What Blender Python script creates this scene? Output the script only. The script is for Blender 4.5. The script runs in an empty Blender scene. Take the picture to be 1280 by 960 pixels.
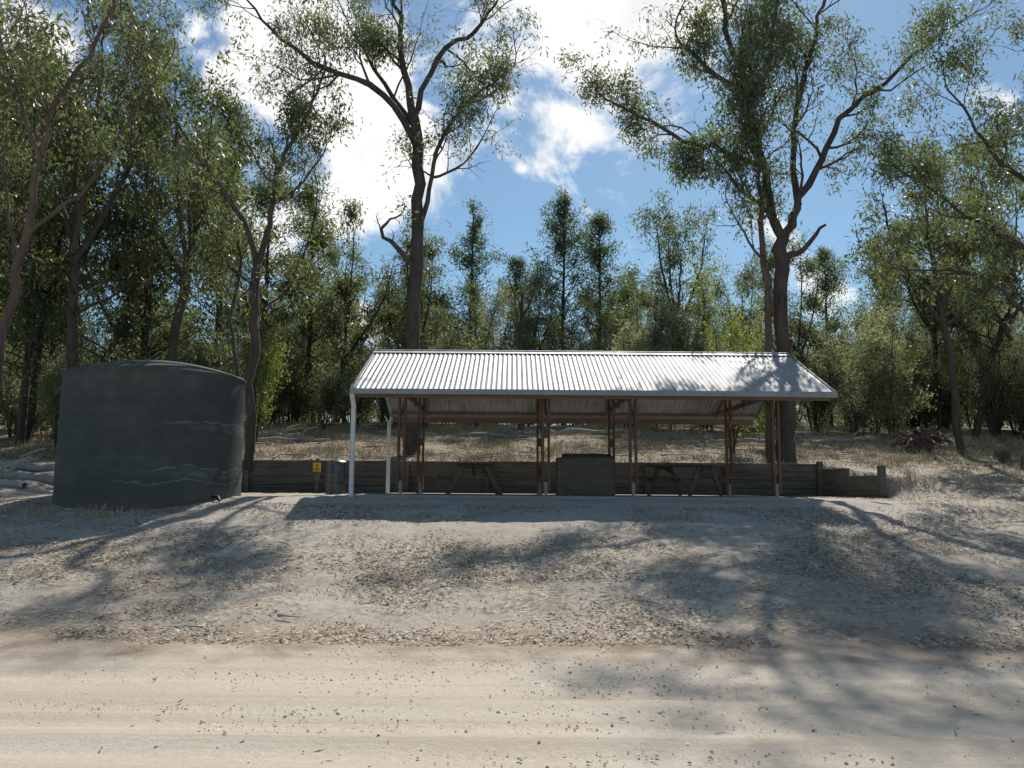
import bpy, math, random
import numpy as np
from mathutils import Vector, Matrix, noise

scene = bpy.context.scene
COL = scene.collection
R = math.radians

# ------------------------------------------------------------------ helpers
def link(o, parent=None):
    COL.objects.link(o)
    if parent is not None:
        o.parent = parent
        o.matrix_parent_inverse = Matrix.Translation(-parent.location)
    return o

def empty(name, loc=(0, 0, 0)):
    e = bpy.data.objects.new(name, None)
    e.location = loc
    COL.objects.link(e)
    return e

def quadmesh(name, V, Q, mats, mi=None, smooth=None):
    V = np.asarray(V, dtype=np.float32).reshape(-1, 3)
    Q = np.asarray(Q, dtype=np.int32).reshape(-1, 4)
    me = bpy.data.meshes.new(name)
    me.vertices.add(len(V)); me.vertices.foreach_set("co", V.ravel())
    me.loops.add(len(Q) * 4); me.loops.foreach_set("vertex_index", Q.ravel())
    me.polygons.add(len(Q))
    me.polygons.foreach_set("loop_start", np.arange(0, len(Q) * 4, 4, dtype=np.int32))
    me.polygons.foreach_set("loop_total", np.full(len(Q), 4, dtype=np.int32))
    if mi is not None:
        me.polygons.foreach_set("material_index", np.asarray(mi, dtype=np.int32))
    if smooth is not None:
        me.polygons.foreach_set("use_smooth", np.asarray(smooth, dtype=bool))
    for m in mats: me.materials.append(m)
    me.update(calc_edges=True); me.validate()
    return me

# ------------------------------------------------------------------ materials
def newmat(name):
    m = bpy.data.materials.new(name); m.use_nodes = True
    nt = m.node_tree; nt.nodes.clear()
    out = nt.nodes.new("ShaderNodeOutputMaterial")
    return m, nt, out

def N(nt, t, **kw):
    n = nt.nodes.new(t)
    for k, v in kw.items(): setattr(n, k, v)
    return n

def ramp(nt, fac, stops):
    r = N(nt, "ShaderNodeValToRGB")
    els = r.color_ramp.elements
    while len(els) > 1: els.remove(els[-1])
    els[0].position = stops[0][0]; els[0].color = (*stops[0][1], 1)
    for p, c in stops[1:]:
        e = els.new(p); e.color = (*c, 1)
    nt.links.new(fac, r.inputs[0])
    return r.outputs[0]

def noiseN(nt, scale, detail=6, rough=.6, vec=None, dist=0):
    n = N(nt, "ShaderNodeTexNoise"); n.inputs["Scale"].default_value = scale
    n.inputs["Detail"].default_value = detail; n.inputs["Roughness"].default_value = rough
    n.inputs["Distortion"].default_value = dist
    if vec is not None: nt.links.new(vec, n.inputs["Vector"])
    return n.outputs["Fac"]

def mapping(nt, scale=(1, 1, 1), src="Object"):
    tc = N(nt, "ShaderNodeTexCoord"); mp = N(nt, "ShaderNodeMapping")
    mp.inputs["Scale"].default_value = scale
    nt.links.new(tc.outputs[src], mp.inputs[0])
    return mp.outputs[0]

def mix(nt, fac, a, b, bt="MIX"):
    m = N(nt, "ShaderNodeMix", data_type="RGBA", blend_type=bt)
    for sock, v in ((m.inputs[0], fac), (m.inputs[6], a), (m.inputs[7], b)):
        if isinstance(v, (int, float)): sock.default_value = v
        elif isinstance(v, tuple): sock.default_value = (*v, 1)
        else: nt.links.new(v, sock)
    return m.outputs[2]

def math_(nt, op, a, b=None, clamp=False):
    m = N(nt, "ShaderNodeMath", operation=op); m.use_clamp = clamp
    for i, v in enumerate((a, b)):
        if v is None: continue
        if isinstance(v, (int, float)): m.inputs[i].default_value = v
        else: nt.links.new(v, m.inputs[i])
    return m.outputs[0]

def maprange(nt, v, a, b, c=0., d=1., smooth=True):
    m = N(nt, "ShaderNodeMapRange")
    if smooth: m.interpolation_type = 'SMOOTHSTEP'
    nt.links.new(v, m.inputs[0])
    for i, x in enumerate((a, b, c, d)): m.inputs[i + 1].default_value = x
    return m.outputs[0]

def principled(nt, out, color, rough=.8, metal=0., bump=None, bstr=.3, bdist=.02, spec=.3):
    p = N(nt, "ShaderNodeBsdfPrincipled")
    if isinstance(color, tuple): p.inputs["Base Color"].default_value = (*color, 1)
    else: nt.links.new(color, p.inputs["Base Color"])
    if isinstance(rough, (int, float)): p.inputs["Roughness"].default_value = rough
    else: nt.links.new(rough, p.inputs["Roughness"])
    p.inputs["Metallic"].default_value = metal
    p.inputs["Specular IOR Level"].default_value = spec
    if bump is not None:
        b = N(nt, "ShaderNodeBump"); b.inputs["Strength"].default_value = bstr
        b.inputs["Distance"].default_value = bdist
        nt.links.new(bump, b.inputs["Height"]); nt.links.new(b.outputs[0], p.inputs["Normal"])
    nt.links.new(p.outputs[0], out.inputs[0])
    return p

def simple_mat(name, c1, c2, scale=8, rough=.8, metal=0., stretch=(1, 1, 1), bstr=.3, bdist=.01, spec=.3):
    m, nt, out = newmat(name)
    v = mapping(nt, stretch)
    n = noiseN(nt, scale, 8, .65, v)
    n2 = noiseN(nt, scale * .13, 4, .6, mapping(nt))
    f = math_(nt, 'ADD', math_(nt, 'MULTIPLY', n, .65), math_(nt, 'MULTIPLY', n2, .35))
    c = ramp(nt, f, [(.32, c1), (.68, c2)])
    principled(nt, out, c, rough, metal, n, bstr, bdist, spec)
    return m

def leaf_mat(name, ca, cb, ta, tb_, tr=.45, gloss=.07):
    m, nt, out = newmat(name)
    g = N(nt, "ShaderNodeNewGeometry")
    rnd = g.outputs["Random Per Island"]
    n = noiseN(nt, .9, 2, .5, mapping(nt))
    f = math_(nt, 'ADD', math_(nt, 'MULTIPLY', rnd, .5), math_(nt, 'MULTIPLY', maprange(nt, n, .35, .65), .5))
    cd = mix(nt, f, ca, cb); ct = mix(nt, f, ta, tb_)
    oi = N(nt, "ShaderNodeObjectInfo")
    hs = N(nt, "ShaderNodeHueSaturation")
    nt.links.new(maprange(nt, oi.outputs["Random"], 0, 1, .475, .52, False), hs.inputs["Hue"])
    nt.links.new(maprange(nt, oi.outputs["Random"], 0, 1, .75, 1.2, False), hs.inputs["Value"])
    nt.links.new(cd, hs.inputs["Color"])
    d = N(nt, "ShaderNodeBsdfDiffuse"); t = N(nt, "ShaderNodeBsdfTranslucent"); gl = N(nt, "ShaderNodeBsdfGlossy")
    gl.inputs["Roughness"].default_value = .4; gl.inputs["Color"].default_value = (.75, .8, .8, 1)
    nt.links.new(hs.outputs[0], d.inputs[0]); nt.links.new(ct, t.inputs[0])
    m1 = N(nt, "ShaderNodeMixShader"); m1.inputs[0].default_value = tr
    nt.links.new(d.outputs[0], m1.inputs[1]); nt.links.new(t.outputs[0], m1.inputs[2])
    m2 = N(nt, "ShaderNodeMixShader"); m2.inputs[0].default_value = gloss
    nt.links.new(m1.outputs[0], m2.inputs[1]); nt.links.new(gl.outputs[0], m2.inputs[2])
    nt.links.new(m2.outputs[0], out.inputs[0])
    return m

M_leaf = leaf_mat("eucalyptus_leaf", (.045, .060, .028), (.088, .102, .052), (.16, .20, .045), (.30, .34, .10), .48, .08)
M_leaf_y = leaf_mat("sapling_leaf", (.09, .125, .03), (.14, .18, .05), (.32, .42, .06), (.48, .52, .10), .5)
M_leaf_w = leaf_mat("wattle_leaf", (.12, .14, .085), (.19, .205, .13), (.31, .36, .15), (.48, .51, .24), .5, .04)
M_leaf_c = leaf_mat("cypress_leaf", (.04, .062, .033), (.075, .10, .052), (.13, .18, .055), (.22, .27, .09), .45, .04)
M_bark = simple_mat("bark_grey", (.035, .03, .027), (.12, .10, .085), 9, .9, 0, (1, 1, .18), .8, .03)
M_bark_r = simple_mat("bark_red", (.065, .042, .034), (.17, .12, .10), 7, .85, 0, (1, 1, .3), .5, .02)
M_dead = simple_mat("dead_wood", (.20, .18, .165), (.46, .425, .39), 10, .9, 0, (1, 1, .2), .6, .02)
M_timber = simple_mat("brown_timber", (.09, .052, .033), (.20, .12, .078), 14, .75, 0, (1, 1, .12), .3, .004)
M_beam = simple_mat("beam_timber", (.13, .09, .065), (.23, .16, .12), 14, .75, 0, (.12, 1, 1), .3, .004)
M_sleeper = simple_mat("sleeper_timber", (.055, .047, .04), (.19, .165, .14), 10, .9, 0, (.12, 1, 1.6), .8, .012)
M_table = simple_mat("table_timber", (.085, .065, .05), (.19, .15, .12), 12, .8, 0, (1, .2, 1), .4, .005)
M_steel = simple_mat("galvanised_steel", (.22, .23, .24), (.34, .35, .36), 9, .55, .4, (1, 1, 1), .1, .002)
M_white = simple_mat("white_paint", (.6, .6, .58), (.78, .78, .76), 5, .45, 0, (1, 1, .3), .05, .002)
M_conc = simple_mat("concrete", (.28, .265, .24), (.42, .40, .36), 7, .9, 0, (1, 1, 1), .3, .004)
M_dark = simple_mat("dark_steel", (.03, .03, .03), (.08, .075, .07), 12, .5, .6, (1, 1, 1), .2, .003)
M_yel = simple_mat("yellow_paint", (.70, .42, .02), (.82, .50, .03), 12, .5)
M_black = simple_mat("black_paint", (.015, .015, .015), (.03, .03, .03), 12, .5)
M_bin = simple_mat("bin_paint", (.05, .055, .06), (.12, .13, .13), 9, .35, .3, (1, 1, .3), .1, .003, .6)

def roof_mat():
    m, nt, out = newmat("corrugated_zincalume")
    n = noiseN(nt, 2.2, 6, .6, mapping(nt, (6, .5, .5)))
    n2 = noiseN(nt, 1.2, 5, .6, mapping(nt, (1, 1, 1)))
    f = math_(nt, 'ADD', math_(nt, 'MULTIPLY', n, .5), math_(nt, 'MULTIPLY', n2, .5))
    c = ramp(nt, f, [(.36, (.20, .205, .21)), (.5, (.35, .355, .36)), (.64, (.46, .465, .47))])
    r = maprange(nt, n2, .3, .7, .5, .68)
    principled(nt, out, c, r, .25, n, .05, .002, .4)
    return m
M_roof = roof_mat()

def tank_mat():
    m, nt, out = newmat("painted_concrete_tank")
    v = mapping(nt)
    n = noiseN(nt, 3.5, 8, .65, v)
    nb = noiseN(nt, .8, 4, .6, v)
    sx = N(nt, "ShaderNodeSeparateXYZ"); nt.links.new(v, sx.inputs[0])
    ban = N(nt, "ShaderNodeTexNoise"); ban.inputs["Scale"].default_value = 1.0
    nt.links.new(mapping(nt, (.35, .35, 6)), ban.inputs["Vector"]); ban.inputs["Detail"].default_value = 5
    f = math_(nt, 'ADD', math_(nt, 'MULTIPLY', n, .45), math_(nt, 'ADD', math_(nt, 'MULTIPLY', nb, .3), math_(nt, 'MULTIPLY', ban.outputs[0], .25)))
    base = ramp(nt, f, [(.3, (.044, .052, .048)), (.52, (.072, .081, .074)), (.7, (.115, .125, .114))])
    wob = noiseN(nt, 1.5, 3, .6, mapping(nt, (1, 1, .3)))
    wz = math_(nt, 'ADD', sx.outputs[2], math_(nt, 'MULTIPLY', math_(nt, 'SUBTRACT', wob, .5), .5))
    tot = None
    for zc, w, x0, x1, zz in ((.92, .03, .5, .9, 1), (1.80, .03, .75, 1.1, 1), (.66, .022, -.1, .3, 1), (.80, .12, .9, 1.3, .5), (1.70, .11, 1.1, 1.5, .4)):
        d = math_(nt, 'ABSOLUTE', math_(nt, 'SUBTRACT', wz, zc))
        l = maprange(nt, d, 0, w, zz, 0)
        l = math_(nt, 'MULTIPLY', l, maprange(nt, sx.outputs[0], x0, x1, 0, 1))
        tot = l if tot is None else math_(nt, 'MAXIMUM', tot, l)
    brk = maprange(nt, noiseN(nt, 4, 5, .7, v), .36, .56)
    tot = math_(nt, 'MULTIPLY', math_(nt, 'MULTIPLY', tot, brk), .4)
    c = mix(nt, tot, base, (.36, .39, .38))
    foot = maprange(nt, math_(nt, 'ADD', sx.outputs[2], math_(nt, 'MULTIPLY', n, .4)), .35, .65, .5, 0)
    c = mix(nt, foot, c, (.14, .12, .095))
    principled(nt, out, c, .75, 0, n, .35, .02, .25)
    return m
M_tank = tank_mat()

def brick_mat():
    m, nt, out = newmat("brown_brick")
    tc = N(nt, "ShaderNodeTexCoord")
    sx = N(nt, "ShaderNodeSeparateXYZ"); nt.links.new(tc.outputs["Object"], sx.inputs[0])
    cb = N(nt, "ShaderNodeCombineXYZ")
    nt.links.new(math_(nt, 'ADD', sx.outputs[0], sx.outputs[1]), cb.inputs[0]); nt.links.new(sx.outputs[2], cb.inputs[1])
    b = N(nt, "ShaderNodeTexBrick"); nt.links.new(cb.outputs[0], b.inputs["Vector"])
    b.inputs["Scale"].default_value = 1; b.inputs["Brick Width"].default_value = .24
    b.inputs["Row Height"].default_value = .086; b.inputs["Mortar Size"].default_value = .005
    b.inputs["Color1"].default_value = (.17, .13, .105, 1); b.inputs["Color2"].default_value = (.11, .088, .075, 1)
    b.inputs["Mortar"].default_value = (.22, .20, .18, 1)
    c = mix(nt, noiseN(nt, 9, 6, .6, tc.outputs["Object"]), b.outputs[0], (.14, .115, .10), "MIX")
    c = mix(nt, .5, b.outputs[0], c)
    principled(nt, out, c, .9, 0, math_(nt, 'SUBTRACT', 1., b.outputs["Fac"]), .5, .005)
    return m
M_brick = brick_mat()

def ground_mat():
    m, nt, out = newmat("gravel_and_leaf_litter_ground")
    v = mapping(nt)
    sx = N(nt, "ShaderNodeSeparateXYZ"); nt.links.new(v, sx.inputs[0])
    big = noiseN(nt, .35, 4, .6, v); mid = noiseN(nt, 1.6, 6, .65, v)
    fine = noiseN(nt, 14, 8, .75, v); grit = noiseN(nt, 70, 4, .8, v)
    yw = math_(nt, 'ADD', sx.outputs[1], math_(nt, 'MULTIPLY', math_(nt, 'SUBTRACT', mid, .5), 2.6))
    tr = noiseN(nt, 1.0, 6, .65, mapping(nt, (.07, 3.0, 1)))
    road = ramp(nt, tr, [(.3, (.50, .42, .33)), (.48, (.635, .55, .445)), (.7, (.71, .635, .53))])
    road = mix(nt, maprange(nt, fine, .35, .7, 0, .5), road, (.50, .415, .32))
    road = mix(nt, maprange(nt, grit, .52, .78, 0, .65), road, (.33, .27, .21))
    road = mix(nt, maprange(nt, big, .48, .72, 0, .5), road, (.53, .42, .315))
    gr = ramp(nt, fine, [(.25, (.27, .23, .18)), (.5, (.50, .44, .365)), (.75, (.68, .62, .53))])
    lit = N(nt, "ShaderNodeTexVoronoi"); lit.inputs["Scale"].default_value = 22; nt.links.new(v, lit.inputs["Vector"])
    sep = N(nt, "ShaderNodeSeparateColor"); nt.links.new(lit.outputs["Color"], sep.inputs[0])
    litc = ramp(nt, sep.outputs[0], [(0, (.13, .095, .06)), (.35, (.31, .24, .165)), (.7, (.49, .41, .31)), (1, (.70, .63, .52))])
    patch = maprange(nt, mid, .42, .6)
    verge = mix(nt, math_(nt, 'MULTIPLY', patch, .8), gr, litc)
    verge = mix(nt, maprange(nt, grit, .5, .8, 0, .5), verge, (.18, .14, .10))
    verge = mix(nt, maprange(nt, big, .42, .68, 0, .4), verge, (.30, .235, .165))
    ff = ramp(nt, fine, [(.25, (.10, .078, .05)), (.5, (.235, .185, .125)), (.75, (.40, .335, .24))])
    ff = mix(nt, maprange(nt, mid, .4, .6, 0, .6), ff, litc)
    strip = maprange(nt, math_(nt, 'ABSOLUTE', math_(nt, 'SUBTRACT', yw, 8.4)), 0, .8, .55, 0)
    c = mix(nt, maprange(nt, yw, 7.6, 9.0), road, verge)
    c = mix(nt, strip, c, (.37, .255, .17))
    pad = math_(nt, 'MULTIPLY', maprange(nt, yw, 13.0, 15.7), maprange(nt, sx.outputs[0], 10.5, 8.0, 0, 1))
    pad = math_(nt, 'MULTIPLY', pad, maprange(nt, sx.outputs[0], -6.5, -4.5))
    c = mix(nt, math_(nt, 'MULTIPLY', pad, .7), c, ramp(nt, fine, [(.25, (.38, .34, .285)), (.75, (.63, .575, .50))]))
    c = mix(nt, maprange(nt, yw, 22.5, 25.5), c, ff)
    h = math_(nt, 'ADD', math_(nt, 'MULTIPLY', fine, .7), math_(nt, 'MULTIPLY', grit, .5))
    principled(nt, out, c, .95, 0, h, .7, .035, .15)
    return m
M_ground = ground_mat()

def litter_mat(name, a, b, c_):
    m, nt, out = newmat(name)
    g = N(nt, "ShaderNodeNewGeometry")
    c = ramp(nt, g.outputs["Random Per Island"], [(0, a), (.45, b), (1, c_)])
    principled(nt, out, c, .8, 0, None)
    return m
M_litter = litter_mat("fallen_leaves", (.16, .11, .07), (.42, .335, .235), (.76, .69, .57))
M_stone = litter_mat("pebbles", (.30, .25, .2), (.50, .43, .35), (.68, .61, .53))
M_straw = litter_mat("dry_grass_blades", (.20, .17, .09), (.40, .34, .21), (.56, .49, .33))

# ------------------------------------------------------------------ terrain
def sstep(t):
    t = np.clip(t, 0, 1); return t * t * (3 - 2 * t)
YP = [-900, 7.4, 9, 11, 13, 15, 16.5, 17.3, 24.2, 900]; ZP = [0, 0, .1, .35, .64, .97, 1.24, 1.34, 1.36, 1.36]
YN = [-900, 7.4, 9, 11, 13, 15, 18, 20, 24.2, 30, 36, 44, 60, 900]; ZN = [0, 0, .1, .35, .64, .97, 1.42, 1.72, 2.25, 3.15, 4.1, 4.9, 5.4, 5.6]
def gz(x, y):
    x = np.asarray(x, float); y = np.asarray(y, float)
    nat = np.interp(y, YN, ZN); pad = np.interp(y, YP, ZP)
    xr = np.where(y > 21.6, 8.95 + (24.2 - y) * .27, 9.65)
    w = np.interp(y, [19, 22.3], [2.6, .16])
    m = 1 - sstep((x - xr) / w)
    m = m * sstep((x + 11.0) / 1.4)
    m = m * (1 - sstep((y - 24.22) / .1))
    z = nat * (1 - m) + pad * m
    z = z + .05 * np.sin(x * .45 + 1) * np.cos(y * .37) * sstep((y - 9) / 4) * (1 - m)
    return z

def ground():
    def ax(f0, f1, st, far0, far1):
        a = [f0 - (abs(f0 - far0)) * t ** 2.5 for t in np.linspace(1, 0.02, 34)]
        b = list(np.arange(f0, f1, st))
        c = [f1 + (far1 - f1) * t ** 2.5 for t in np.linspace(0.0, 1, 34)]
        return np.array(a + b + c)
    xs = ax(-14, 15, .11, -600, 600); ys = ax(2.5, 26, .1, -400, 900)
    X, Y = np.meshgrid(xs, ys)
    Z = gz(X, Y)
    inner = (X > -16) & (X < 17) & (Y > 2) & (Y < 30)
    idx = np.argwhere(inner)
    for i, j in idx:
        x, y = X[i, j], Y[i, j]
        on = min(max((y - 7.5) / 2, 0), 1)
        pd = 1.0 if not (17.5 < y < 23.4 and -3.6 < x < 6.6) else 0.
        n = noise.noise((x * 1.3, y * 1.3, 0)) * .03 * (.3 + on) + noise.noise((x * 4.5, y * 4.5, 3)) * .014 * (.3 + on)
        if on < 1: n += noise.noise((x * .12, y * 3.2, 7)) * .03 * (1 - on)
        Z[i, j] += n * pd
    nx, ny = len(xs), len(ys)
    V = np.stack([X.ravel(), Y.ravel(), Z.ravel()], 1)
    a = (np.arange(ny - 1)[:, None] * nx + np.arange(nx - 1)[None, :]).ravel()
    Q = np.stack([a, a + 1, a + nx + 1, a + nx], 1)
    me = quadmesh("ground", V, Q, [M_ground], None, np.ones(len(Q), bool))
    link(bpy.data.objects.new("ground", me))
ground()

# ------------------------------------------------------------------ boxes, beams, tubes
class Parts:
    def __init__(s): s.V = []; s.Q = []; s.n = 0
    def add(s, v, q):
        v = np.asarray(v, float); s.V.append(v); s.Q.append(np.asarray(q) + s.n); s.n += len(v)
    def beam(s, p1, p2, w, h, up=(0, 0, 1)):
        p1 = Vector(p1); p2 = Vector(p2); d = (p2 - p1).normalized(); u = Vector(up)
        if abs(d.dot(u)) > .95: u = Vector((0, 1, 0))
        sd = d.cross(u).normalized(); u = sd.cross(d).normalized()
        v = []
        for p in (p1, p2):
            for a, b in ((-1, -1), (1, -1), (1, 1), (-1, 1)):
                v.append(p + sd * a * w / 2 + u * b * h / 2)
        s.add([tuple(x) for x in v], [(0, 1, 2, 3), (7, 6, 5, 4), (0, 4, 5, 1), (1, 5, 6, 2), (2, 6, 7, 3), (3, 7, 4, 0)])
    def box(s, x0, x1, y0, y1, z0, z1):
        v = [(x0, y0, z0), (x1, y0, z0), (x1, y1, z0), (x0, y1, z0), (x0, y0, z1), (x1, y0, z1), (x1, y1, z1), (x0, y1, z1)]
        s.add(v, [(3, 2, 1, 0), (4, 5, 6, 7), (0, 1, 5, 4), (1, 2, 6, 5), (2, 3, 7, 6), (3, 0, 4, 7)])
    def tube(s, pts, rad, sides=8, lump=0., rng=None):
        pts = np.asarray(pts, float); n = len(pts)
        t = np.gradient(pts, axis=0); t /= np.linalg.norm(t, axis=1)[:, None] + 1e-9
        ref = np.array([0, 1, 0.]) if abs(t[0][2]) > .5 else np.array([0, 0, 1.])
        vs = []
        a = np.arange(sides) * 2 * math.pi / sides
        for i in range(n):
            u = np.cross(t[i], ref); u /= np.linalg.norm(u) + 1e-9; w = np.cross(t[i], u); ref = np.cross(u, t[i])
            r = rad[i] * (1 + (rng.normal(0, lump, sides) if lump else 0))
            ring = pts[i] + (np.cos(a) * r)[:, None] * u + (np.sin(a) * r)[:, None] * w
            vs.append(ring)
        v = np.concatenate(vs)
        q = []
        for i in range(n - 1):
            for k in range(sides):
                k2 = (k + 1) % sides
                q.append((i * sides + k, i * sides + k2, (i + 1) * sides + k2, (i + 1) * sides + k))
        s.add(v, q)
    def obj(s, name, mat, parent=None, bevel=0., smooth=False):
        V = np.concatenate(s.V); Q = np.concatenate(s.Q)
        me = quadmesh(name, V, Q, [mat], None, np.full(len(Q), smooth))
        o = bpy.data.objects.new(name, me); link(o, parent)
        if bevel:
            b = o.modifiers.new("bevel", 'BEVEL'); b.width = bevel; b.segments = 1; b.limit_method = 'ANGLE'
        return o

def lathe(name, prof, c, mat, parent=None, seg=96):
    V = []; Q = []
    for r, z in prof:
        for k in range(seg):
            a = 2 * math.pi * k / seg; V.append((r * math.cos(a), r * math.sin(a), z))
    for i in range(len(prof) - 1):
        for k in range(seg):
            k2 = (k + 1) % seg; Q.append((i * seg + k, i * seg + k2, (i + 1) * seg + k2, (i + 1) * seg + k))
    me = quadmesh(name, V, Q, [mat], None, np.ones(len(Q), bool))
    o = bpy.data.objects.new(name, me); o.location = c
    COL.objects.link(o)
    if parent:
        o.parent = parent; o.matrix_parent_inverse = Matrix.Translation(-parent.location)
    e = o.modifiers.new("edge", 'EDGE_SPLIT'); e.split_angle = R(35)
    return o

# ------------------------------------------------------------------ shelter
RX0, RX1 = -3.42, 6.89
YF, YR, YB = 17.6, 20.5, 23.4
ZE, ZR = 3.64, 4.92
PZ = 1.40
sh = empty("picnic_shelter", (1.7, 20.5, PZ))
p = Parts(); p.box(-3.25, 6.45, 17.75, 23.1, 1.1, PZ); p.obj("concrete_slab", M_conc, sh, .015)

def sheet(name, y0, y1):
    xs = np.arange(RX0, RX1 + .001, .0125)
    wv = .012 * np.sin(2 * math.pi * xs / .1125)
    rows = np.linspace(0, 1, 7); V = []
    for t in rows:
        yy = y0 + (y1 - y0) * t; zz = ZE + (ZR - ZE) * t
        V.append(np.stack([xs, np.full_like(xs, yy), zz + wv], 1))
    V = np.concatenate(V); n = len(xs)
    a = (np.arange(6)[:, None] * n + np.arange(n - 1)[None, :]).ravel()
    Q = np.stack([a, a + 1, a + n + 1, a + n], 1)
    o = bpy.data.objects.new(name, quadmesh(name, V, Q, [M_roof], None, np.ones(len(Q), bool))); link(o, sh)
sheet("roof_sheet_front", YF, YR - .01); sheet("roof_sheet_back", YB, YR + .01)
p = Parts()
s = (ZR - ZE) / (YR - YF)
for sg in (-1, 1):
    p.beam((RX0 - .03, YR + sg * .09, ZR + .03 - .09 * s), (RX1 + .03, YR + sg * .09, ZR + .03 - .09 * s), .2, .012, (0, sg * s, 1))
p.tube([(RX0 - .03, YR, ZR + .03), (RX1 + .03, YR, ZR + .03)], [.03, .03], 8)
p.obj("ridge_cap", M_roof, sh)
p = Parts()
for y, sg in ((YF, -1), (YB, 1)):
    p.box(RX0 - .02, RX1 + .02, min(y - sg * .01, y + sg * .11), max(y - sg * .01, y + sg * .11), ZE - .11, ZE - .095)
    p.box(RX0 - .02, RX1 + .02, min(y + sg * .11, y + sg * .122), max(y + sg * .11, y + sg * .122), ZE - .11, ZE + .005)
    p.box(RX0 - .02, RX1 + .02, min(y - sg * .01, y - sg * .022), max(y - sg * .01, y - sg * .022), ZE - .11, ZE - .02)
    for x in (RX0 - .025, RX1 + .015): p.box(x, x + .01, min(y, y + sg * .11), max(y, y + sg * .11), ZE - .11, ZE)
p.obj("gutters", M_steel, sh)
p = Parts()
for x in (RX0 - .02, RX1 + .02):
    for y in (YF, YB):
        p.beam((x, y, ZE - .04), (x, YR, ZR - .04), .02, .14, (0, 0, 1))
p.obj("barge_flashings", M_steel, sh)
PXS = [-2.4, .75, 2.65, 5.76]; PYS = [18.1, 22.0]
p = Parts(); st = Parts(); bm = Parts()
def roofz(y): return ZE + (ZR - ZE) * (1 - abs(y - YR) / (YR - YF))
for x in PXS:
    for y in PYS:
        for dx in (-.062, .062):
            p.box(x + dx - .026, x + dx + .026, y - .06, y + .06, PZ + .10, roofz(y) - .17)
        for z in (PZ + .5, PZ + 1.25): p.box(x - .034, x + .034, y - .045, y + .045, z, z + .22)
        st.box(x - .034, x + .034, y - .03, y + .03, PZ, PZ + .3)
        st.box(x - .09, x + .09, y - .08, y + .08, PZ, PZ + .012)
    for sg in (-1, 1):
        bm.beam((x, 18.1 if sg < 0 else 22.0, PZ + 1.75), (x, (18.1 + .75) if sg < 0 else 21.25, roofz(18.1) - .2), .05, .07)
    bm.beam((x, 17.9, roofz(18.1) - .2), (x, 23.1, roofz(18.1) - .2), .05, .12)
    for yy in (YF, YB):
        bm.beam((x, yy + (.05 if yy == YF else -.05), ZE - .06), (x, YR, ZR - .10), .05, .09)
    bm.beam((x, YR, ZE - .1), (x, YR, ZR - .13), .05, .09)
    for sg in (-1, 1): bm.beam((x, YR + sg * .1, ZE + .12), (x, YR + sg * 1.2, roofz(YR + 1.2) - .14), .045, .07)
for y in PYS:
    bm.box(RX0 + .08, RX1 - .08, y - .10 if y < 20 else y + .065, y - .065 if y < 20 else y + .10, roofz(y) - .30, roofz(y) - .11)
bm.box(RX0 + .06, RX1 - .06, YB - .035, YB - .0, ZE - .27, ZE - .12)
bm.box(RX0 + .06, RX1 - .06, YF + .03, YF + .06, ZE - .17, ZE - .04)
for y in (YF + .1, YF + 1.0, YF + 1.9, YF + 2.75, YB - .1, YB - 1.0, YB - 1.9, YB - 2.75):
    bm.box(RX0 + .05, RX1 - .05, y - .02, y + .02, roofz(y) - .085, roofz(y) - .02)
p.obj("posts", M_timber, sh, .004); st.obj("post_stirrups", M_steel, sh); bm.obj("roof_framing", M_beam, sh, .003)
p = Parts()
for y, yb in ((YF - .05, 17.75), (YB + .05, 23.0)):
    x = -3.40; g = float(gz(x, yb)) - .05
    p.tube([(x, y, ZE - .09), (x, y, ZE - .16), (x, yb, ZE - .34), (x, yb, ZE - .5), (x, yb, 2.2), (x, yb, g)], [.055] * 6, 12)
p.obj("downpipes", M_white, sh, 0, True)

# ------------------------------------------------------------------ picnic tables
def table(x, y, rot):
    e = empty("picnic_table", (x, y, PZ))
    top = Parts(); leg = Parts(); sea = Parts()
    for i in range(5):
        c = -.31 + i * .155; top.box(c - .07, c + .07, -.9, .9, .71, .755)
    for sx in (-1, 1):
        for k in (0, 1):
            c = sx * (.62 + k * .15); sea.box(c - .068, c + .068, -.9, .9, .42, .465)
    for yy in (-.62, .62):
        for sx in (-1, 1):
            leg.beam((sx * .62, yy + sx * .003, 0.0), (sx * .24, yy + sx * .003, .705), .045, .105, (1, 0, 0))
        leg.beam((-.84, yy + .05, .385), (.84, yy + .05, .385), .04, .08)
        leg.beam((-.36, yy + .05, .675), (.36, yy + .05, .675), .04, .065)
        leg.beam((0, yy, .66), (0, yy * .2, .40), .05, .05)
    for P_, n in ((top, "table_top"), (sea, "bench_seats"), (leg, "legs")):
        V = np.concatenate(P_.V); Q = np.concatenate(P_.Q)
        o = bpy.data.objects.new(n, quadmesh(n, V, Q, [M_table])); COL.objects.link(o); o.parent = e
        b = o.modifiers.new("bevel", 'BEVEL'); b.width = .006; b.segments = 1
    e.rotation_euler = (0, 0, rot)
table(-.9, 20.0, R(4)); table(4.2, 20.2, R(40))

# ------------------------------------------------------------------ brick barbecue
bb = empty("brick_barbecue", (1.78, 20.3, PZ))
p = Parts()
x0, x1, y0, y1, zt = 1.10, 2.46, 19.85, 20.75, PZ + .90
p.box(x0, x1, y0, y1, PZ, zt); p.obj("brick_base", M_brick, bb, .008)
p = Parts(); p.box(x0 + .12, x1 - .03, y0 - .02, y1 - .15, zt + .001, zt + .035)
p.box(x0 + .15, x1 - .06, y1 - .17, y1 - .155, zt + .036, zt + .12)
for xx in (x0 + .15, x1 - .08): p.box(xx, xx + .015, y0 + .1, y1 - .18, zt + .036, zt + .09)
p.obj("hotplate", M_dark, bb, .004)

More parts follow.
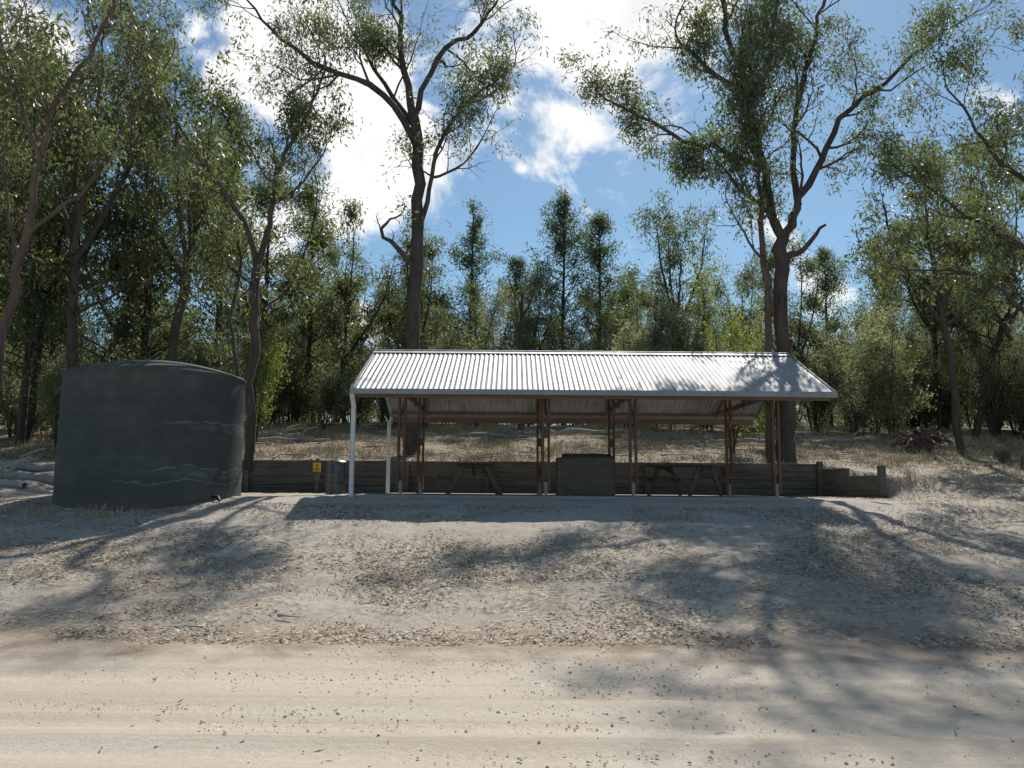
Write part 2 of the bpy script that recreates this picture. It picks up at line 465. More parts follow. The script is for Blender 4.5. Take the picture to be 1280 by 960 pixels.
# ------------------------------------------------------------------ retaining wall
rw = empty("retaining_wall", (0, 24.1, 1.36))
rng = np.random.default_rng(5)
p = Parts()
xs = [-9.9, -7.6, -5.3, -3.0, -.7, 1.6, 3.9, 6.2, 8.84]
for r in range(4):
    z0 = 1.36 + r * .24
    for a, b in zip(xs[:-1], xs[1:]):
        j = rng.normal(0, .009, 2)
        p.box(a + .006, b - .006, 24.06 + j[0], 24.16 + j[0], z0 + .005, z0 + .23 + (j[1] if r == 3 else 0))
for r, (t0, t1) in enumerate(((0, 1), (0, 1), (0, 1), (0, .5))):
    z0 = 1.34 + r * .21
    a = np.array([8.92, 24.08]); b = np.array([9.60, 21.75])
    q0 = a + (b - a) * t0; q1 = a + (b - a) * t1
    p.beam((q0[0], q0[1], z0 + .10), (q1[0], q1[1], z0 + .10), .1, .2)
p.obj("sleepers", M_sleeper, rw, .008)
p = Parts()
for x in xs[1:-1]: p.box(x - .06, x + .06, 23.93, 24.045, 1.2, 2.24)
p.box(8.80, 8.96, 23.9, 24.045, 1.2, 2.38); p.box(9.54, 9.72, 21.6, 21.74, 1.1, 2.22)
p.obj("wall_posts", M_sleeper, rw, .01)

sg = empty("warning_sign", (-5.45, 23.4, 1.36))
p = Parts(); p.box(-5.51, -5.41, 23.42, 23.50, 1.3, 2.34); p.obj("sign_post", M_sleeper, sg, .006)
p = Parts(); p.box(-5.57, -5.35, 23.395, 23.412, 1.97, 2.22); p.obj("sign_board", M_yel, sg, .002)
p = Parts(); p.beam((-5.46, 23.390, 2.10), (-5.46, 23.390, 2.18), .03, .004, (0, 1, 0)); p.beam((-5.53, 23.390, 2.05), (-5.39, 23.390, 2.05), .004, .02)
p.beam((-5.53, 23.390, 2.005), (-5.41, 23.390, 2.005), .004, .015); p.obj("sign_marking", M_black, sg)

db = empty("rubbish_bin", (-4.75, 22.6, 1.36))
pr = [(0.0, 0), (.27, 0)]
for z in np.linspace(.02, .86, 36):
    pr.append((.27 + .012 * max(0, math.cos((z - .3) * 22)) ** 6, z))
pr += [(.285, .87), (.29, .89), (.24, .93), (0, .97)]
o = lathe("drum", pr, (-4.75, 22.6, 1.33), M_bin, db, 40)
p = Parts(); p.tube([(-4.82, 22.36, 2.26), (-4.82, 22.34, 2.31), (-4.68, 22.34, 2.31), (-4.68, 22.36, 2.26)], [.012] * 4, 6); p.obj("lid_handle", M_steel, db)

# ------------------------------------------------------------------ water tank
TC = (-7.54, 17.5, 1.0)
wt = empty("water_tank", TC)
pr = [(1.80, -.3)]
for z in np.linspace(0, 2.74, 40):
    pr.append((1.80 + .004 * math.sin(z * 9) - .012 * (z / 2.74), z))
pr += [(1.80, 2.76), (1.806, 2.79), (1.806, 2.82), (1.79, 2.84)]
for t in np.linspace(.97, 0.12, 14): pr.append((1.79 * t, 2.84 + .33 * (1 - t * t)))
pr += [(.0, 3.175)]
lathe("tank_shell", pr, TC, M_tank, wt, 128)
p = Parts(); p.tube([(-6.0, 16.7, 1.35), (-5.8, 16.55, 1.35), (-5.75, 16.5, 1.28)], [.03, .03, .03], 8); p.obj("outlet_tap", M_dark, wt, 0, True)

# ------------------------------------------------------------------ trees
class Tree:
    def __init__(s, seed, sides=7):
        s.w = Parts(); s.c = []; s.rng = np.random.default_rng(seed); s.sides = sides; s.seed = seed
    def limb(s, pts, r0, r1, sub=6, L=2.2, maxl=3, t0=.3, up=.12, sides=None):
        pts = np.asarray(pts, float)
        out = []
        n = len(pts)
        for i in range(n - 1):
            p0 = pts[max(i - 1, 0)]; p1 = pts[i]; p2 = pts[i + 1]; p3 = pts[min(i + 2, n - 1)]
            for t in np.linspace(0, 1, 5)[:-1]:
                out.append(.5 * ((2 * p1) + (-p0 + p2) * t + (2 * p0 - 5 * p1 + 4 * p2 - p3) * t * t + (-p0 + 3 * p1 - 3 * p2 + p3) * t ** 3))
        out.append(pts[-1]); out = np.array(out)
        out[1:-1] += s.rng.normal(0, min(.05, r0 * .35), (len(out) - 2, 3))
        rr = np.linspace(r0, r1, len(out)) * (1 + s.rng.normal(0, .04, len(out)))
        s.w.tube(out, rr, sides or s.sides, .04, s.rng)
        if sub:
            ts = t0 + (1 - t0) * (np.arange(sub) + s.rng.random(sub)) / sub
            for t in ts:
                k = min(int(t * (len(out) - 1)), len(out) - 2)
                d = out[k + 1] - out[k]; d /= np.linalg.norm(d)
                s.child(out[k], d, L * s.rng.uniform(.6, 1.35), rr[k] * .5, 1, maxl, up)
            d = out[-1] - out[-2]; d /= np.linalg.norm(d)
            s.grow(out[-1], d, L, r1, 1, maxl, up)
    def child(s, p, d, L, r, lvl, maxl, up):
        v = s.rng.normal(0, 1, 3); v -= v.dot(d) * d; v /= np.linalg.norm(v)
        a = s.rng.uniform(.5, 1.1)
        nd = d * math.cos(a) + v * math.sin(a)
        s.grow(p, nd, L, r, lvl, maxl, up)
    def grow(s, p, d, L, r, lvl, maxl, up):
        rng = s.rng; n = 5 if lvl < maxl else 3
        pts = [np.array(p)]; d = d.copy()
        for i in range(n):
            d = d + rng.normal(0, .25, 3) + np.array([0, 0, up if lvl < maxl else -.15]); d /= np.linalg.norm(d)
            pts.append(pts[-1] + d * L / n)
        pts = np.array(pts); r = max(min(r, .014 * L + .02 * (maxl - lvl) + .004), .006)
        rr = np.linspace(r, max(r * .35, .004), len(pts))
        s.w.tube(pts, rr, 5 if lvl == 1 else (4 if lvl == 2 else 3))
        if lvl >= maxl:
            s.c.append(pts[-1]); s.c.append(pts[-2])
            return
        k = 4 if lvl == 1 else 3
        for i in range(k):
            t = .35 + .6 * (i + rng.random()) / k
            j = min(int(t * n), n - 1)
            dd = pts[j + 1] - pts[j]; dd /= np.linalg.norm(dd)
            s.child(pts[j], dd, L * rng.uniform(.42, .62), rr[j] * .6, lvl + 1, maxl, up)
        s.grow(pts[-1], d, L * .5, rr[-1], lvl + 1, maxl, up)
    def mesh(s, name, bark, leafm, per=12, spread=.22, size=.17, droop=.9, wid=.26, flat=.8, cull=-.05, cs=.75):
        V = np.concatenate(s.w.V); Q = np.concatenate(s.w.Q); nw = len(Q)
        rng = s.rng
        c = np.array([q for q in s.c if noise.noise((q[0] * cs + s.seed, q[1] * cs, q[2] * cs)) + .35 * noise.noise((q[0] * 2.2, q[1] * 2.2, q[2] * 2.2 + s.seed)) > cull])
        cnt = rng.poisson(per * rng.uniform(.4, 1.6, len(c))); c = np.repeat(c, cnt, axis=0)
        n = len(c)
        pp = c + rng.normal(0, spread, (n, 3)) * np.array([1, 1, flat])
        d = rng.normal(0, 1, (n, 3)); d /= np.linalg.norm(d, axis=1)[:, None]; d[:, 2] -= droop
        d /= np.linalg.norm(d, axis=1)[:, None]
        sd = np.cross(d, rng.normal(0, 1, (n, 3))); sd /= np.linalg.norm(sd, axis=1)[:, None]
        Ls = (size * rng.uniform(.65, 1.35, n))[:, None]; W = Ls * wid * .5
        lv = np.stack([pp, pp + d * Ls * .45 + sd * W, pp + d * Ls, pp + d * Ls * .45 - sd * W], 1).reshape(-1, 3)
        lq = np.arange(n * 4).reshape(-1, 4) + len(V)
        V = np.concatenate([V, lv]); Q = np.concatenate([Q, lq])
        mi = np.zeros(len(Q), int); mi[nw:] = 1
        sm = np.zeros(len(Q), bool); sm[:nw] = True
        return quadmesh(name, V, Q, [bark, leafm], mi, sm)

def put(name, me, loc=(0, 0, 0), rot=0, sc=1, parent=None):
    o = bpy.data.objects.new(name, me); o.location = loc; o.rotation_euler = (0, 0, rot)
    o.scale = (sc, sc, sc) if isinstance(sc, (int, float)) else sc
    COL.objects.link(o)
    if parent: o.parent = parent
    return o

# tall eucalypt behind the shelter
t = Tree(11, 10)
Y = 26.
t.limb([(-3.1, Y, 2.1), (-3.12, Y, 4.2), (-3.08, Y, 6.1), (-3.13, Y, 9.5), (-3.1, Y, 11.9), (-3.35, Y, 13.8)], .25, .165, 0)
t.w.tube([(-3.1, Y, 1.9), (-3.1, Y, 2.35), (-3.1, Y, 2.9)], [.40, .30, .25], 12)
t.limb([(-3.35, Y, 13.7), (-3.75, Y + .3, 16.1), (-4.2, Y + .4, 18.3)], .14, .05, 5, 1.9)
t.limb([(-3.15, Y, 12.6), (-4.3, Y - .3, 14.3), (-6.1, Y - .8, 14.9), (-7.5, Y - 1, 15.8), (-8.6, Y - .8, 17.1)], .12, .035, 9, 1.9)
t.limb([(-3.35, Y, 13.6), (-2.6, Y + .6, 16), (-1.4, Y + 1, 17.3), (-.6, Y + 1, 18.4)], .11, .04, 6, 1.9)
t.limb([(-3.05, Y, 9.8), (-2.7, Y - .2, 11.1), (-2.3, Y - .5, 12.7), (-1.3, Y - .8, 14.0), (-.2, Y - .8, 14.8)], .09, .03, 9, 1.8)
t.limb([(-3.1, Y, 8.6), (-3.7, Y - .3, 9.1), (-4.2, Y - .5, 9.6), (-3.7, Y - .8, 9.95)], .11, .03, 2, .7, 2)
t.limb([(-3.35, Y, 13.4), (-4.8, Y + 1, 15.8), (-5.8, Y + 1.6, 17.6)], .09, .035, 6, 1.9)
t.limb([(-2.6, Y - .2, 11.5), (-1.6, Y - .4, 11.9), (-.9, Y - .6, 12.9)], .05, .02, 5, 1.3, 2)
put("eucalyptus_tree", t.mesh("eucalyptus_tree", M_bark, M_leaf, 16, .19, .17, cull=-.03, cs=.9))

# big eucalypt on the right
t = Tree(23, 10); Y = 25.
t.limb([(8.25, Y, 2.0), (8.32, Y, 4), (8.3, Y, 5.9), (8.28, Y, 8.4), (8.4, Y, 9.3)], .26, .20, 0)
t.w.tube([(8.25, Y, 1.9), (8.25, Y, 2.4), (8.27, Y, 3.0)], [.42, .32, .26], 12)
t.limb([(8.38, Y, 9.2), (8.1, Y, 10.2), (7.8, Y + .2, 12.1), (7.5, Y + .4, 14.2), (6.9, Y + .4, 16.4), (6.7, Y + .2, 18.2), (6.9, Y, 20.2)], .15, .05, 13, 2.2)
t.limb([(8.38, Y, 9.2), (8.7, Y, 10), (9.4, Y - .1, 11.4), (10.3, Y - .2, 13.1), (11.7, Y - .3, 14.4), (13, Y - .3, 15.5)], .15, .045, 9, 1.9)
t.limb([(8.32, Y, 8.6), (9.0, Y - .1, 9.0), (9.65, Y - .2, 9.7)], .13, .04, 0)
t.limb([(7.9, Y, 11.6), (6.5, Y - .2, 12.1), (5.3, Y - .3, 12.3), (4.05, Y - .4, 13.0), (2.9, Y - .4, 13.6)], .10, .03, 6, 1.3)
t.limb([(7.6, Y, 13.8), (6.3, Y + .8, 15.4), (5.5, Y + 1.5, 16.8)], .10, .04, 5, 1.7)
t.limb([(8.9, Y, 10.4), (9.1, Y + .8, 12.3), (9.4, Y + 1.2, 14.2), (9.9, Y + 1.0, 16.3), (10.4, Y + .8, 18.0), (10.8, Y + .4, 19.8)], .11, .04, 11, 2.1)
t.limb([(8.1, Y, 10), (7.2, Y - .3, 10.6), (6.5, Y - .4, 11.4)], .08, .03, 9, 1.4)
t.limb([(8.0, Y, 11), (7.4, Y - .6, 12.5), (7.1, Y - .8, 14.3)], .08, .03, 9, 1.6)
t.limb([(7.6, Y, 13.6), (8.2, Y + .4, 15.2), (8.5, Y + .2, 17.3), (8.6, Y, 19.5)], .09, .03, 9, 2.0)
put("eucalyptus_tree", t.mesh("eucalyptus_tree", M_bark, M_leaf, 19, .2, .17, cull=-.05, cs=.85))

# thinner companion trunk
t = Tree(29, 8); Y = 24.7
t.limb([(7.7, Y, 2.1), (7.72, Y, 4.5), (7.75, Y, 6.6), (7.66, Y, 9.1), (7.65, Y, 11.6), (7.3, Y, 13.4)], .14, .06, 6, 1.3, 3, .62)
t.limb([(7.7, Y, 8.4), (7.0, Y - .3, 9.3), (6.5, Y - .4, 10.2)], .05, .02, 4, 1.0, 2)
put("eucalyptus_tree", t.mesh("eucalyptus_tree", M_bark_r, M_leaf, 16))

# forked tree behind the tank
t = Tree(37, 9); Y = 24.
t.limb([(-7.6, Y, 2.0), (-7.58, Y, 5.3), (-7.62, Y, 7), (-7.6, Y, 8.2)], .15, .12, 0)
t.limb([(-7.6, Y, 8.1), (-8.05, Y, 9.4), (-9.1, Y - .2, 10.9), (-9.8, Y - .4, 11.9), (-10.7, Y - .5, 13.6)], .10, .03, 7, 1.4)
t.limb([(-7.6, Y, 8.1), (-7.25, Y, 9.3), (-7.1, Y, 10.9), (-6.8, Y + .3, 12.1), (-6.25, Y + .5, 13.4), (-5.9, Y + .5, 14.7)], .10, .03, 9, 1.4)
t.limb([(-7.15, Y, 10), (-6.4, Y - .4, 10.3), (-5.6, Y - .7, 11.2)], .05, .02, 4, 1.1)
t.limb([(-7.6, Y, 7.4), (-8.6, Y + .6, 8.2), (-9.3, Y + .8, 9.4)], .05, .02, 5, 1.2)
t.limb([(-7.6, Y, 6.6), (-6.9, Y + .6, 7.4), (-6.6, Y + .8, 8.3)], .04, .02, 4, 1.1, 2)
t.limb([(-8.3, Y + .1, 2.2), (-8.1, Y + .3, 4.5), (-8.5, Y + .5, 6.5), (-8.3, Y + .6, 8.5), (-8.9, Y + .6, 10.4)], .07, .03, 7, 1.2)
put("eucalyptus_tree", t.mesh("eucalyptus_tree", M_bark, M_leaf, 16, .18, .16, cull=-.02, cs=1.0))

# reddish tree at the left edge
t = Tree(41, 9); Y = 16.
t.limb([(-10.15, Y, 1.0), (-9.95, Y, 4.4), (-9.8, Y, 6), (-9.6, Y, 7.1), (-9.5, Y, 8.3), (-9.2, Y, 9.5), (-8.6, Y, 10.5), (-8.1, Y, 12)], .105, .03, 8, 1.3, 3, .55)
t.limb([(-9.7, Y, 6.5), (-8.9, Y + .4, 7.5), (-8.4, Y + .7, 8.6), (-8, Y + .9, 9.8), (-7.5, Y + 1, 10.7)], .05, .015, 7, 1.1)
t.limb([(-9.5, Y, 8), (-10, Y - .3, 9.5), (-10.4, Y - .5, 11)], .05, .02, 6, 1.3)
t.limb([(-9.8, Y, 5.9), (-10.5, Y + .6, 7.3), (-10.8, Y + .8, 8.8)], .045, .02, 6, 1.2)
put("eucalyptus_tree", t.mesh("eucalyptus_tree", M_bark_r, M_leaf, 13, .15, .13, cs=1.2, cull=-.02))

# overhanging tree at the right edge
t = Tree(47, 9); Y = 22.
t.limb([(15.7, Y, 1.6), (15.4, Y, 4), (15.0, Y, 5.8), (15.1, Y, 8.5), (15.3, Y, 11)], .2, .1, 0)
t.limb([(15.0, Y, 5.6), (13.9, Y, 6.4), (12.8, Y - .3, 7.2), (11.5, Y - .6, 7.35), (10.3, Y - .8, 7.3)], .09, .02, 9, 1.1)
t.limb([(15.05, Y, 7.4), (13.8, Y, 8.3), (12.7, Y + .2, 9.0), (11.9, Y + .5, 9.9), (10.9, Y + .8, 10.8)], .09, .02, 9, 1.3)
t.limb([(15.2, Y, 9.4), (13.7, Y + .3, 10.7), (13.0, Y + .5, 12.1), (12.4, Y + .6, 13.2)], .08, .02, 7, 1.4)
t.limb([(15.3, Y, 10.9), (15.8, Y + .4, 12.5), (16.2, Y + .6, 14.5)], .10, .03, 6, 1.7)
t.limb([(15.1, Y, 8), (14.3, Y - 1, 9), (13.6, Y - 1.6, 10.2)], .07, .02, 6, 1.4)
put("eucalyptus_tree", t.mesh("eucalyptus_tree", M_bark, M_leaf, 15, .18, .16, cull=-.02, cs=1.0))

# generic meshes --------------------------------------------------------
def gen_euc(seed, H, leafm=M_leaf, size=.23, per=10):
    t = Tree(seed, 6); rng = t.rng
    hb = H * rng.uniform(.40, .52); lean = rng.normal(0, .6, 2)
    top = np.array([lean[0], lean[1], hb])
    t.limb([(0, 0, -.4), (lean[0] * .1, lean[1] * .6, hb * .5), top], .0125 * H, .0095 * H, 0)
    k = 4
    for i in range(k):
        a = i * 2 * math.pi / k + rng.uniform(-.5, .5); sp = rng.uniform(.1, .22) * H if i else .04 * H
        e = top + np.array([math.cos(a) * sp, math.sin(a) * sp, (H - hb) * rng.uniform(.6, .92)])
        m = top + (e - top) * .5 + np.array([math.cos(a) * sp * .25, math.sin(a) * sp * .25, -.2])
        t.limb([top - [0, 0, .1 + .3 * i], m, e], .0075 * H, .002 * H, 5, .11 * H)
    for i in range(3):
        a = rng.uniform(0, 6.28); z = hb * rng.uniform(.6, .95)
        t.limb([(lean[0] * z / hb, lean[1] * z / hb, z), (math.cos(a) * .08 * H, math.sin(a) * .08 * H, z + .08 * H), (math.cos(a) * .15 * H, math.sin(a) * .15 * H, z + .16 * H)], .004 * H, .002 * H, 3, .08 * H)
    return t.mesh("eucalyptus_tree_mesh", M_bark, leafm, per, .22, size, cull=.03, cs=.9)

def gen_cyp(seed, H):
    t = Tree(seed, 6); rng = t.rng
    t.w.tube([(0, 0, -.4), (0.1, 0, H * .4), (0, .05, H * .8), (0, 0, H)], [.14, .10, .05, .01], 7)
    z = H * .16
    while z < H * .98:
        f = 1 - z / H; Lb = H * (.045 + .22 * f ** .75) * rng.uniform(.5, 1.2)
        a = rng.uniform(0, 6.28)
        d = np.array([math.cos(a), math.sin(a), rng.uniform(.25, .9)]); d /= np.linalg.norm(d)
        pts = np.array([np.array([0, 0, z]) + d * Lb * k / 4 + np.array([0, 0, .12 * Lb * (k / 4) ** 2]) for k in range(5)])
        t.w.tube(pts, [.03, .025, .018, .012, .006], 3)
        for k in range(1, 5):
            for _ in range(3): t.c.append(pts[k] + rng.normal(0, .08 + .09 * Lb, 3))
        z += rng.uniform(.04, .16)
    return t.mesh("cypress_pine_mesh", M_bark, M_leaf_c, 13, .14, .2, -.5, .26, 1.2, cull=-.1, cs=.9)

def gen_shrub(seed, H, leafm, per=8, size=.15):
    t = Tree(seed, 5); rng = t.rng
    for i in range(5):
        a = rng.uniform(0, 6.28); sp = rng.uniform(.1, .36) * H; h = H * rng.uniform(.5, .92)
        t.limb([(rng.normal(0, .12), rng.normal(0, .12), -.3), (math.cos(a) * sp * .4, math.sin(a) * sp * .4, h * .45), (math.cos(a) * sp, math.sin(a) * sp, h)],
               .009 * H, .003 * H, 6, .19 * H, 3, .25, .15)
    return t.mesh("shrub_mesh", M_bark, leafm, per, .17, size, -.1, .22, 1.0, cull=-.02, cs=1.1)

EUC = [gen_euc(101 + i, 11.) for i in range(4)]
CYP = [gen_cyp(201 + i, 12.) for i in range(3)]
SHR = [gen_shrub(301, 4.8, M_leaf_w), gen_shrub(302, 4.4, M_leaf_w), gen_shrub(303, 3.6, M_leaf), gen_shrub(304, 2.2, M_leaf_w, 7)]
SAP = gen_shrub(311, 4.6, M_leaf_y, 6, .15)
rng = np.random.default_rng(77)
def G(x, y): return float(gz(x, y))
for x, y, s_, r, k in ((-14.0, 31, 1.2, 0, 0), (-16.6, 28, 1.15, 1, 1), (-12.6, 35, 1.2, 2, 2), (-2.2, 44, .98, 3, 0), (2.7, 43, 1.02, 4, 1), (4.9, 46, 1.0, 5, 2),
                       (20.9, 46, .92, 6, 0), (-19.5, 33, 1.2, 2.5, 1), (-10.0, 40, 1.0, .7, 0), (17.0, 44, .8, 2, 2), (.2, 49, .85, 1.1, 2), (-5.6, 48, .9, 2.2, 1), (7.2, 50, .8, 4.1, 0)):
    put("cypress_pine", CYP[k], (x, y, G(x, y)), r, s_)
for x, y, s_, r, k in ((9.4, 41, .98, .5, 0), (-7.6, 38, .92, 1.5, 1), (-5.2, 42, .85, 2.6, 2), (15.2, 28, 1.0, 4, 3), (18.5, 33, 1.05, 5, 1), (-11.4, 27.5, 1.15, .3, 3), (-15.5, 22, 1.05, 3.3, 2),
                       (-13.2, 25, 1.2, 2.1, 0), (-9.8, 31, 1.0, 5.1, 2), (21.5, 27, 1.1, 1.1, 0), (14.0, 38, .8, .2, 2), (.8, 40, .66, 2.2, 3), (-1.6, 39, .6, .9, 1), (5.9, 41, .62, 3.9, 2), (12.4, 44, .75, 1.9, 3)):
    put("eucalyptus_tree", EUC[k], (x, y, G(x, y)), r, s_)
put("eucalyptus_sapling", SAP, (7.0, 26.3, G(7.0, 26.3)), .4, (.8, .7, 1.3))
put("eucalyptus_sapling", SAP, (9.0, 28.5, G(9, 28.5)), 2.4, (.6, .6, .9))
put("eucalyptus_sapling", SAP, (-8.9, 29.0, G(-8.9, 29)), 1.4, (.7, .7, 1.3))

th = empty("shrub_thicket")
for i in range(180):
    y = 32.5 + 23 * rng.random() ** 1.1
    x = rng.uniform(-1, 1) * (.70 * y + 4)
    if y < 35 and -6 < x < 13: y += 3.0
    k = int(rng.choice([0, 1, 2, 3], p=[.38, .36, .08, .18])); s_ = rng.uniform(.7, 1.2)
    put("shrub", SHR[k], (x, y, G(x, y) - .05), rng.uniform(0, 6.28), (s_, s_, s_ * rng.uniform(.9, 1.35)), th)
for i in range(28):
    side = -1 if i < 16 else 1
    y = rng.uniform(26, 34); x = -rng.uniform(12.5, 26) if side < 0 else rng.uniform(18, 30)
    k = int(rng.integers(0, 4)); s_ = rng.uniform(.5, .95)
    put("shrub", SHR[k], (x, y, G(x, y) - .05), rng.uniform(0, 6.28), s_, th)
fo = empty("background_forest")
for i in range(110):
    y = 47 + 55 * rng.random() ** 1.2
    x = rng.uniform(-1, 1) * (.75 * y + 8)
    s_ = rng.uniform(.55, .86) * (1 + .15 * (x < -8))
    me = EUC[int(rng.integers(0, 4))] if rng.random() < .6 else CYP[int(rng.integers(0, 3))]
    put("forest_tree", me, (x, y, G(x, y)), rng.uniform(0, 6.28), s_, fo)
for i in range(60):
    y = rng.uniform(60, 90); x = (i / 59 * 2 - 1) * .8 * y + rng.normal(0, 1)
    put("forest_tree", SHR[i % 2], (x, y, G(x, y)), rng.uniform(0, 6.28), (2.0, 2.0, 1.35), fo)
for i in range(16):
    y = rng.uniform(28, 46); x = -rng.uniform(.40 * y + 3, .75 * y + 6)
    me = EUC[int(rng.integers(0, 4))] if rng.random() < .65 else CYP[int(rng.integers(0, 3))]
    put("forest_tree", me, (x, y, G(x, y)), rng.uniform(0, 6.28), rng.uniform(.8, 1.2), fo)
for i in range(12):
    y = rng.uniform(33, 46); x = rng.uniform(.42 * y + 3, .8 * y + 8)
    put("forest_tree", EUC[int(rng.integers(0, 4))], (x, y, G(x, y)), rng.uniform(0, 6.28), rng.uniform(.6, .9), fo)

# ------------------------------------------------------------------ dead stag, logs, stumps
def dead(name, limbs, mat=M_dead, seed=1):
    t = Tree(seed, 8)
    for pts, r0, r1 in limbs: t.limb(pts, r0, r1, 0)
    V = np.concatenate(t.w.V); Q = np.concatenate(t.w.Q)
    put(name, quadmesh(name, V, Q, [mat], None, np.ones(len(Q), bool)))
g = G(.4, 36)
dead("dead_tree", [([(.4, 36, g - .3), (.35, 36, g + 3), (.45, 36, g + 6.0)], .15, .06), ([(.42, 36, g + 4.8), (.9, 36, g + 6.0), (1.1, 36, g + 7.2)], .06, .02), ([(.42, 36, g + 5.2), (0, 36.1, g + 6.2), (-.3, 36, g + 6.8)], .05, .015)], M_bark)
def log(x0, y0, x1, y1, r, seed, stub=True):
    z0, z1 = G(x0, y0) + r * .7, G(x1, y1) + r * .7
    L = [([(x0, y0, z0), ((x0 + x1) / 2, (y0 + y1) / 2, (z0 + z1) / 2 + r * .4), (x1, y1, z1)], r, r * .55)]
    if stub:
        mx, my, mz = x0 + (x1 - x0) * .6, y0 + (y1 - y0) * .6, z0 + (z1 - z0) * .6
        L.append(([(mx, my, mz), (mx + .3, my - .1, mz + .35), (mx + .75, my, mz + .5)], r * .4, r * .12))
    dead("fallen_log", L, M_dead, seed)
log(-14.5, 20.2, -10.2, 19.3, .20, 1); log(-14.8, 21.6, -11.0, 20.6, .16, 2); log(-12.9, 18.9, -10.6, 18.2, .12, 3)
log(-10.4, 31, -7.2, 30.2, .15, 4); log(-9.4, 29.3, -6.6, 30.1, .1, 5); log(1.5, 33, 5.2, 33.6, .12, 6); log(11.0, 30.5, 13.6, 31.2, .1, 8)
log(7.4, 31.0, 10.1, 30.2, .09, 9); log(-2, 32.3, .6, 31.7, .09, 10); log(13.2, 28.6, 15.6, 29.2, .11, 14)
g = G(14.0, 28.3); rr_ = np.random.default_rng(3)
L = [([(14.0, 28.3, g - .2), (14.05, 28.3, g + .4), (13.9, 28.3, g + .6)], .36, .24)]
for i in range(20):
    a = rr_.uniform(0, 6.28); e = rr_.uniform(.05, 1.0); l = rr_.uniform(.5, 1.2)
    L.append(([(14.0, 28.3, g + .3), (14.0 + math.cos(a) * l * .6, 28.3 + math.sin(a) * l * .5, g + .3 + e * .5), (14.0 + math.cos(a) * l, 28.3 + math.sin(a) * l, g + .1 + e * .6)], .10, .02))
dead("uprooted_stump", L, M_bark_r, 12)
for x, y, r, h in ((15.2, 25.6, .17, .38), (14.9, 24.0, .2, .42), (15.6, 26.6, .15, .3)):
    g = G(x, y); t = Tree(int(x * 10), 14)
    t.w.tube([(x, y, g - .1), (x, y, g + .1), (x, y, g + h), (x, y, g + h + .01), (x, y, g + h + .011)], [r * 1.2, r * 1.05, r, r * .9, .001], 14, .04, t.rng)
    V = np.concatenate(t.w.V); Q = np.concatenate(t.w.Q)
    put("tree_stump", quadmesh("tree_stump", V, Q, [M_bark_r], None, np.ones(len(Q), bool)))

# ------------------------------------------------------------------ litter, pebbles, grass
def scatter(name, x, y, L, W, mat, lift=.012, tilt=.25, seed=0):
    r = np.random.default_rng(seed); n = len(x)
    z = gz(x, y) + lift + r.random(n) * .02
    a = r.uniform(0, 6.28, n)
    d = np.stack([np.cos(a), np.sin(a), r.normal(0, tilt, n)], 1); s_ = np.stack([-np.sin(a), np.cos(a), r.normal(0, tilt, n)], 1)
    c = np.stack([x, y, z], 1); L = L[:, None]; W = W[:, None]
    V = np.stack([c - d * L / 2, c + s_ * W / 2, c + d * L / 2, c - s_ * W / 2], 1).reshape(-1, 3)
    put(name, quadmesh(name, V, np.arange(n * 4).reshape(-1, 4), [mat]))
r = np.random.default_rng(9)
def cand(n, x0, x1, y0, y1, sc, thr):
    x = r.uniform(x0, x1, n); y = y0 + (y1 - y0) * r.random(n)
    keep = np.array([noise.noise((a * sc, b * sc, 5.)) + .5 * noise.noise((a * sc * 3, b * sc * 3, 8.)) > thr + q for a, b, q in zip(x, y, r.normal(0, .17, n))])
    return x[keep], y[keep]
xa, ya = cand(125000, -13, 14, 8.3, 16.4, .45, .0)
xb, yb = cand(30000, -16, 18, 24.4, 34, .5, -.1)
xc, yc = cand(1500, -9, 10, 4, 8.4, .6, .12)
xd, yd = cand(16000, 8, 16, 15, 24.4, .5, -.2)
x = np.concatenate([xa, xb, xc, xd]); y = np.concatenate([ya, yb, yc, yd])
msk = ~((x > -3.3) & (x < 6.5) & (y > 17.6) & (y < 23.2)) & ~((x + 7.54) ** 2 + (y - 17.5) ** 2 < 3.4)
x, y = x[msk], y[msk]; n = len(x)
scatter("leaf_litter", x, y, r.uniform(.035, .105, n) * np.where(y > 24, 1.7, 1) * np.where(y < 8.4, .75, 1), r.uniform(.01, .027, n) * np.where(y > 24, 1.7, 1), M_litter, .010, .25, 2)
xa, ya = cand(26000, -9, 10, 3.6, 14, .5, -.2); n = len(xa)
def pebbles(x, y, s_):
    r2 = np.random.default_rng(4); n = len(x); z = gz(x, y)
    base = np.array([(-1, -1, -.6), (1, -1, -.6), (1, 1, -.6), (-1, 1, -.6), (-.55, -.5, .6), (.5, -.6, .5), (.6, .5, .6), (-.5, .6, .5)])
    a = r2.uniform(0, 6.28, n); c, s = np.cos(a), np.sin(a)
    B = base[None] * s_[:, None, None] * r2.uniform(.7, 1.3, (n, 8, 3))
    P = np.empty_like(B); P[:, :, 0] = B[:, :, 0] * c[:, None] - B[:, :, 1] * s[:, None] + x[:, None]
    P[:, :, 1] = B[:, :, 0] * s[:, None] + B[:, :, 1] * c[:, None] + y[:, None]; P[:, :, 2] = B[:, :, 2] * .8 + z[:, None] + .004
    q = np.array([(4, 5, 6, 7), (0, 1, 5, 4), (1, 2, 6, 5), (2, 3, 7, 6), (3, 0, 4, 7)])
    Q = (q[None] + np.arange(n)[:, None, None] * 8).reshape(-1, 4)
    put("loose_gravel", quadmesh("loose_gravel", P.reshape(-1, 3), Q, [M_stone]))
pebbles(xa, ya, np.clip(r.lognormal(-5.35, .42, n), .003, .015))
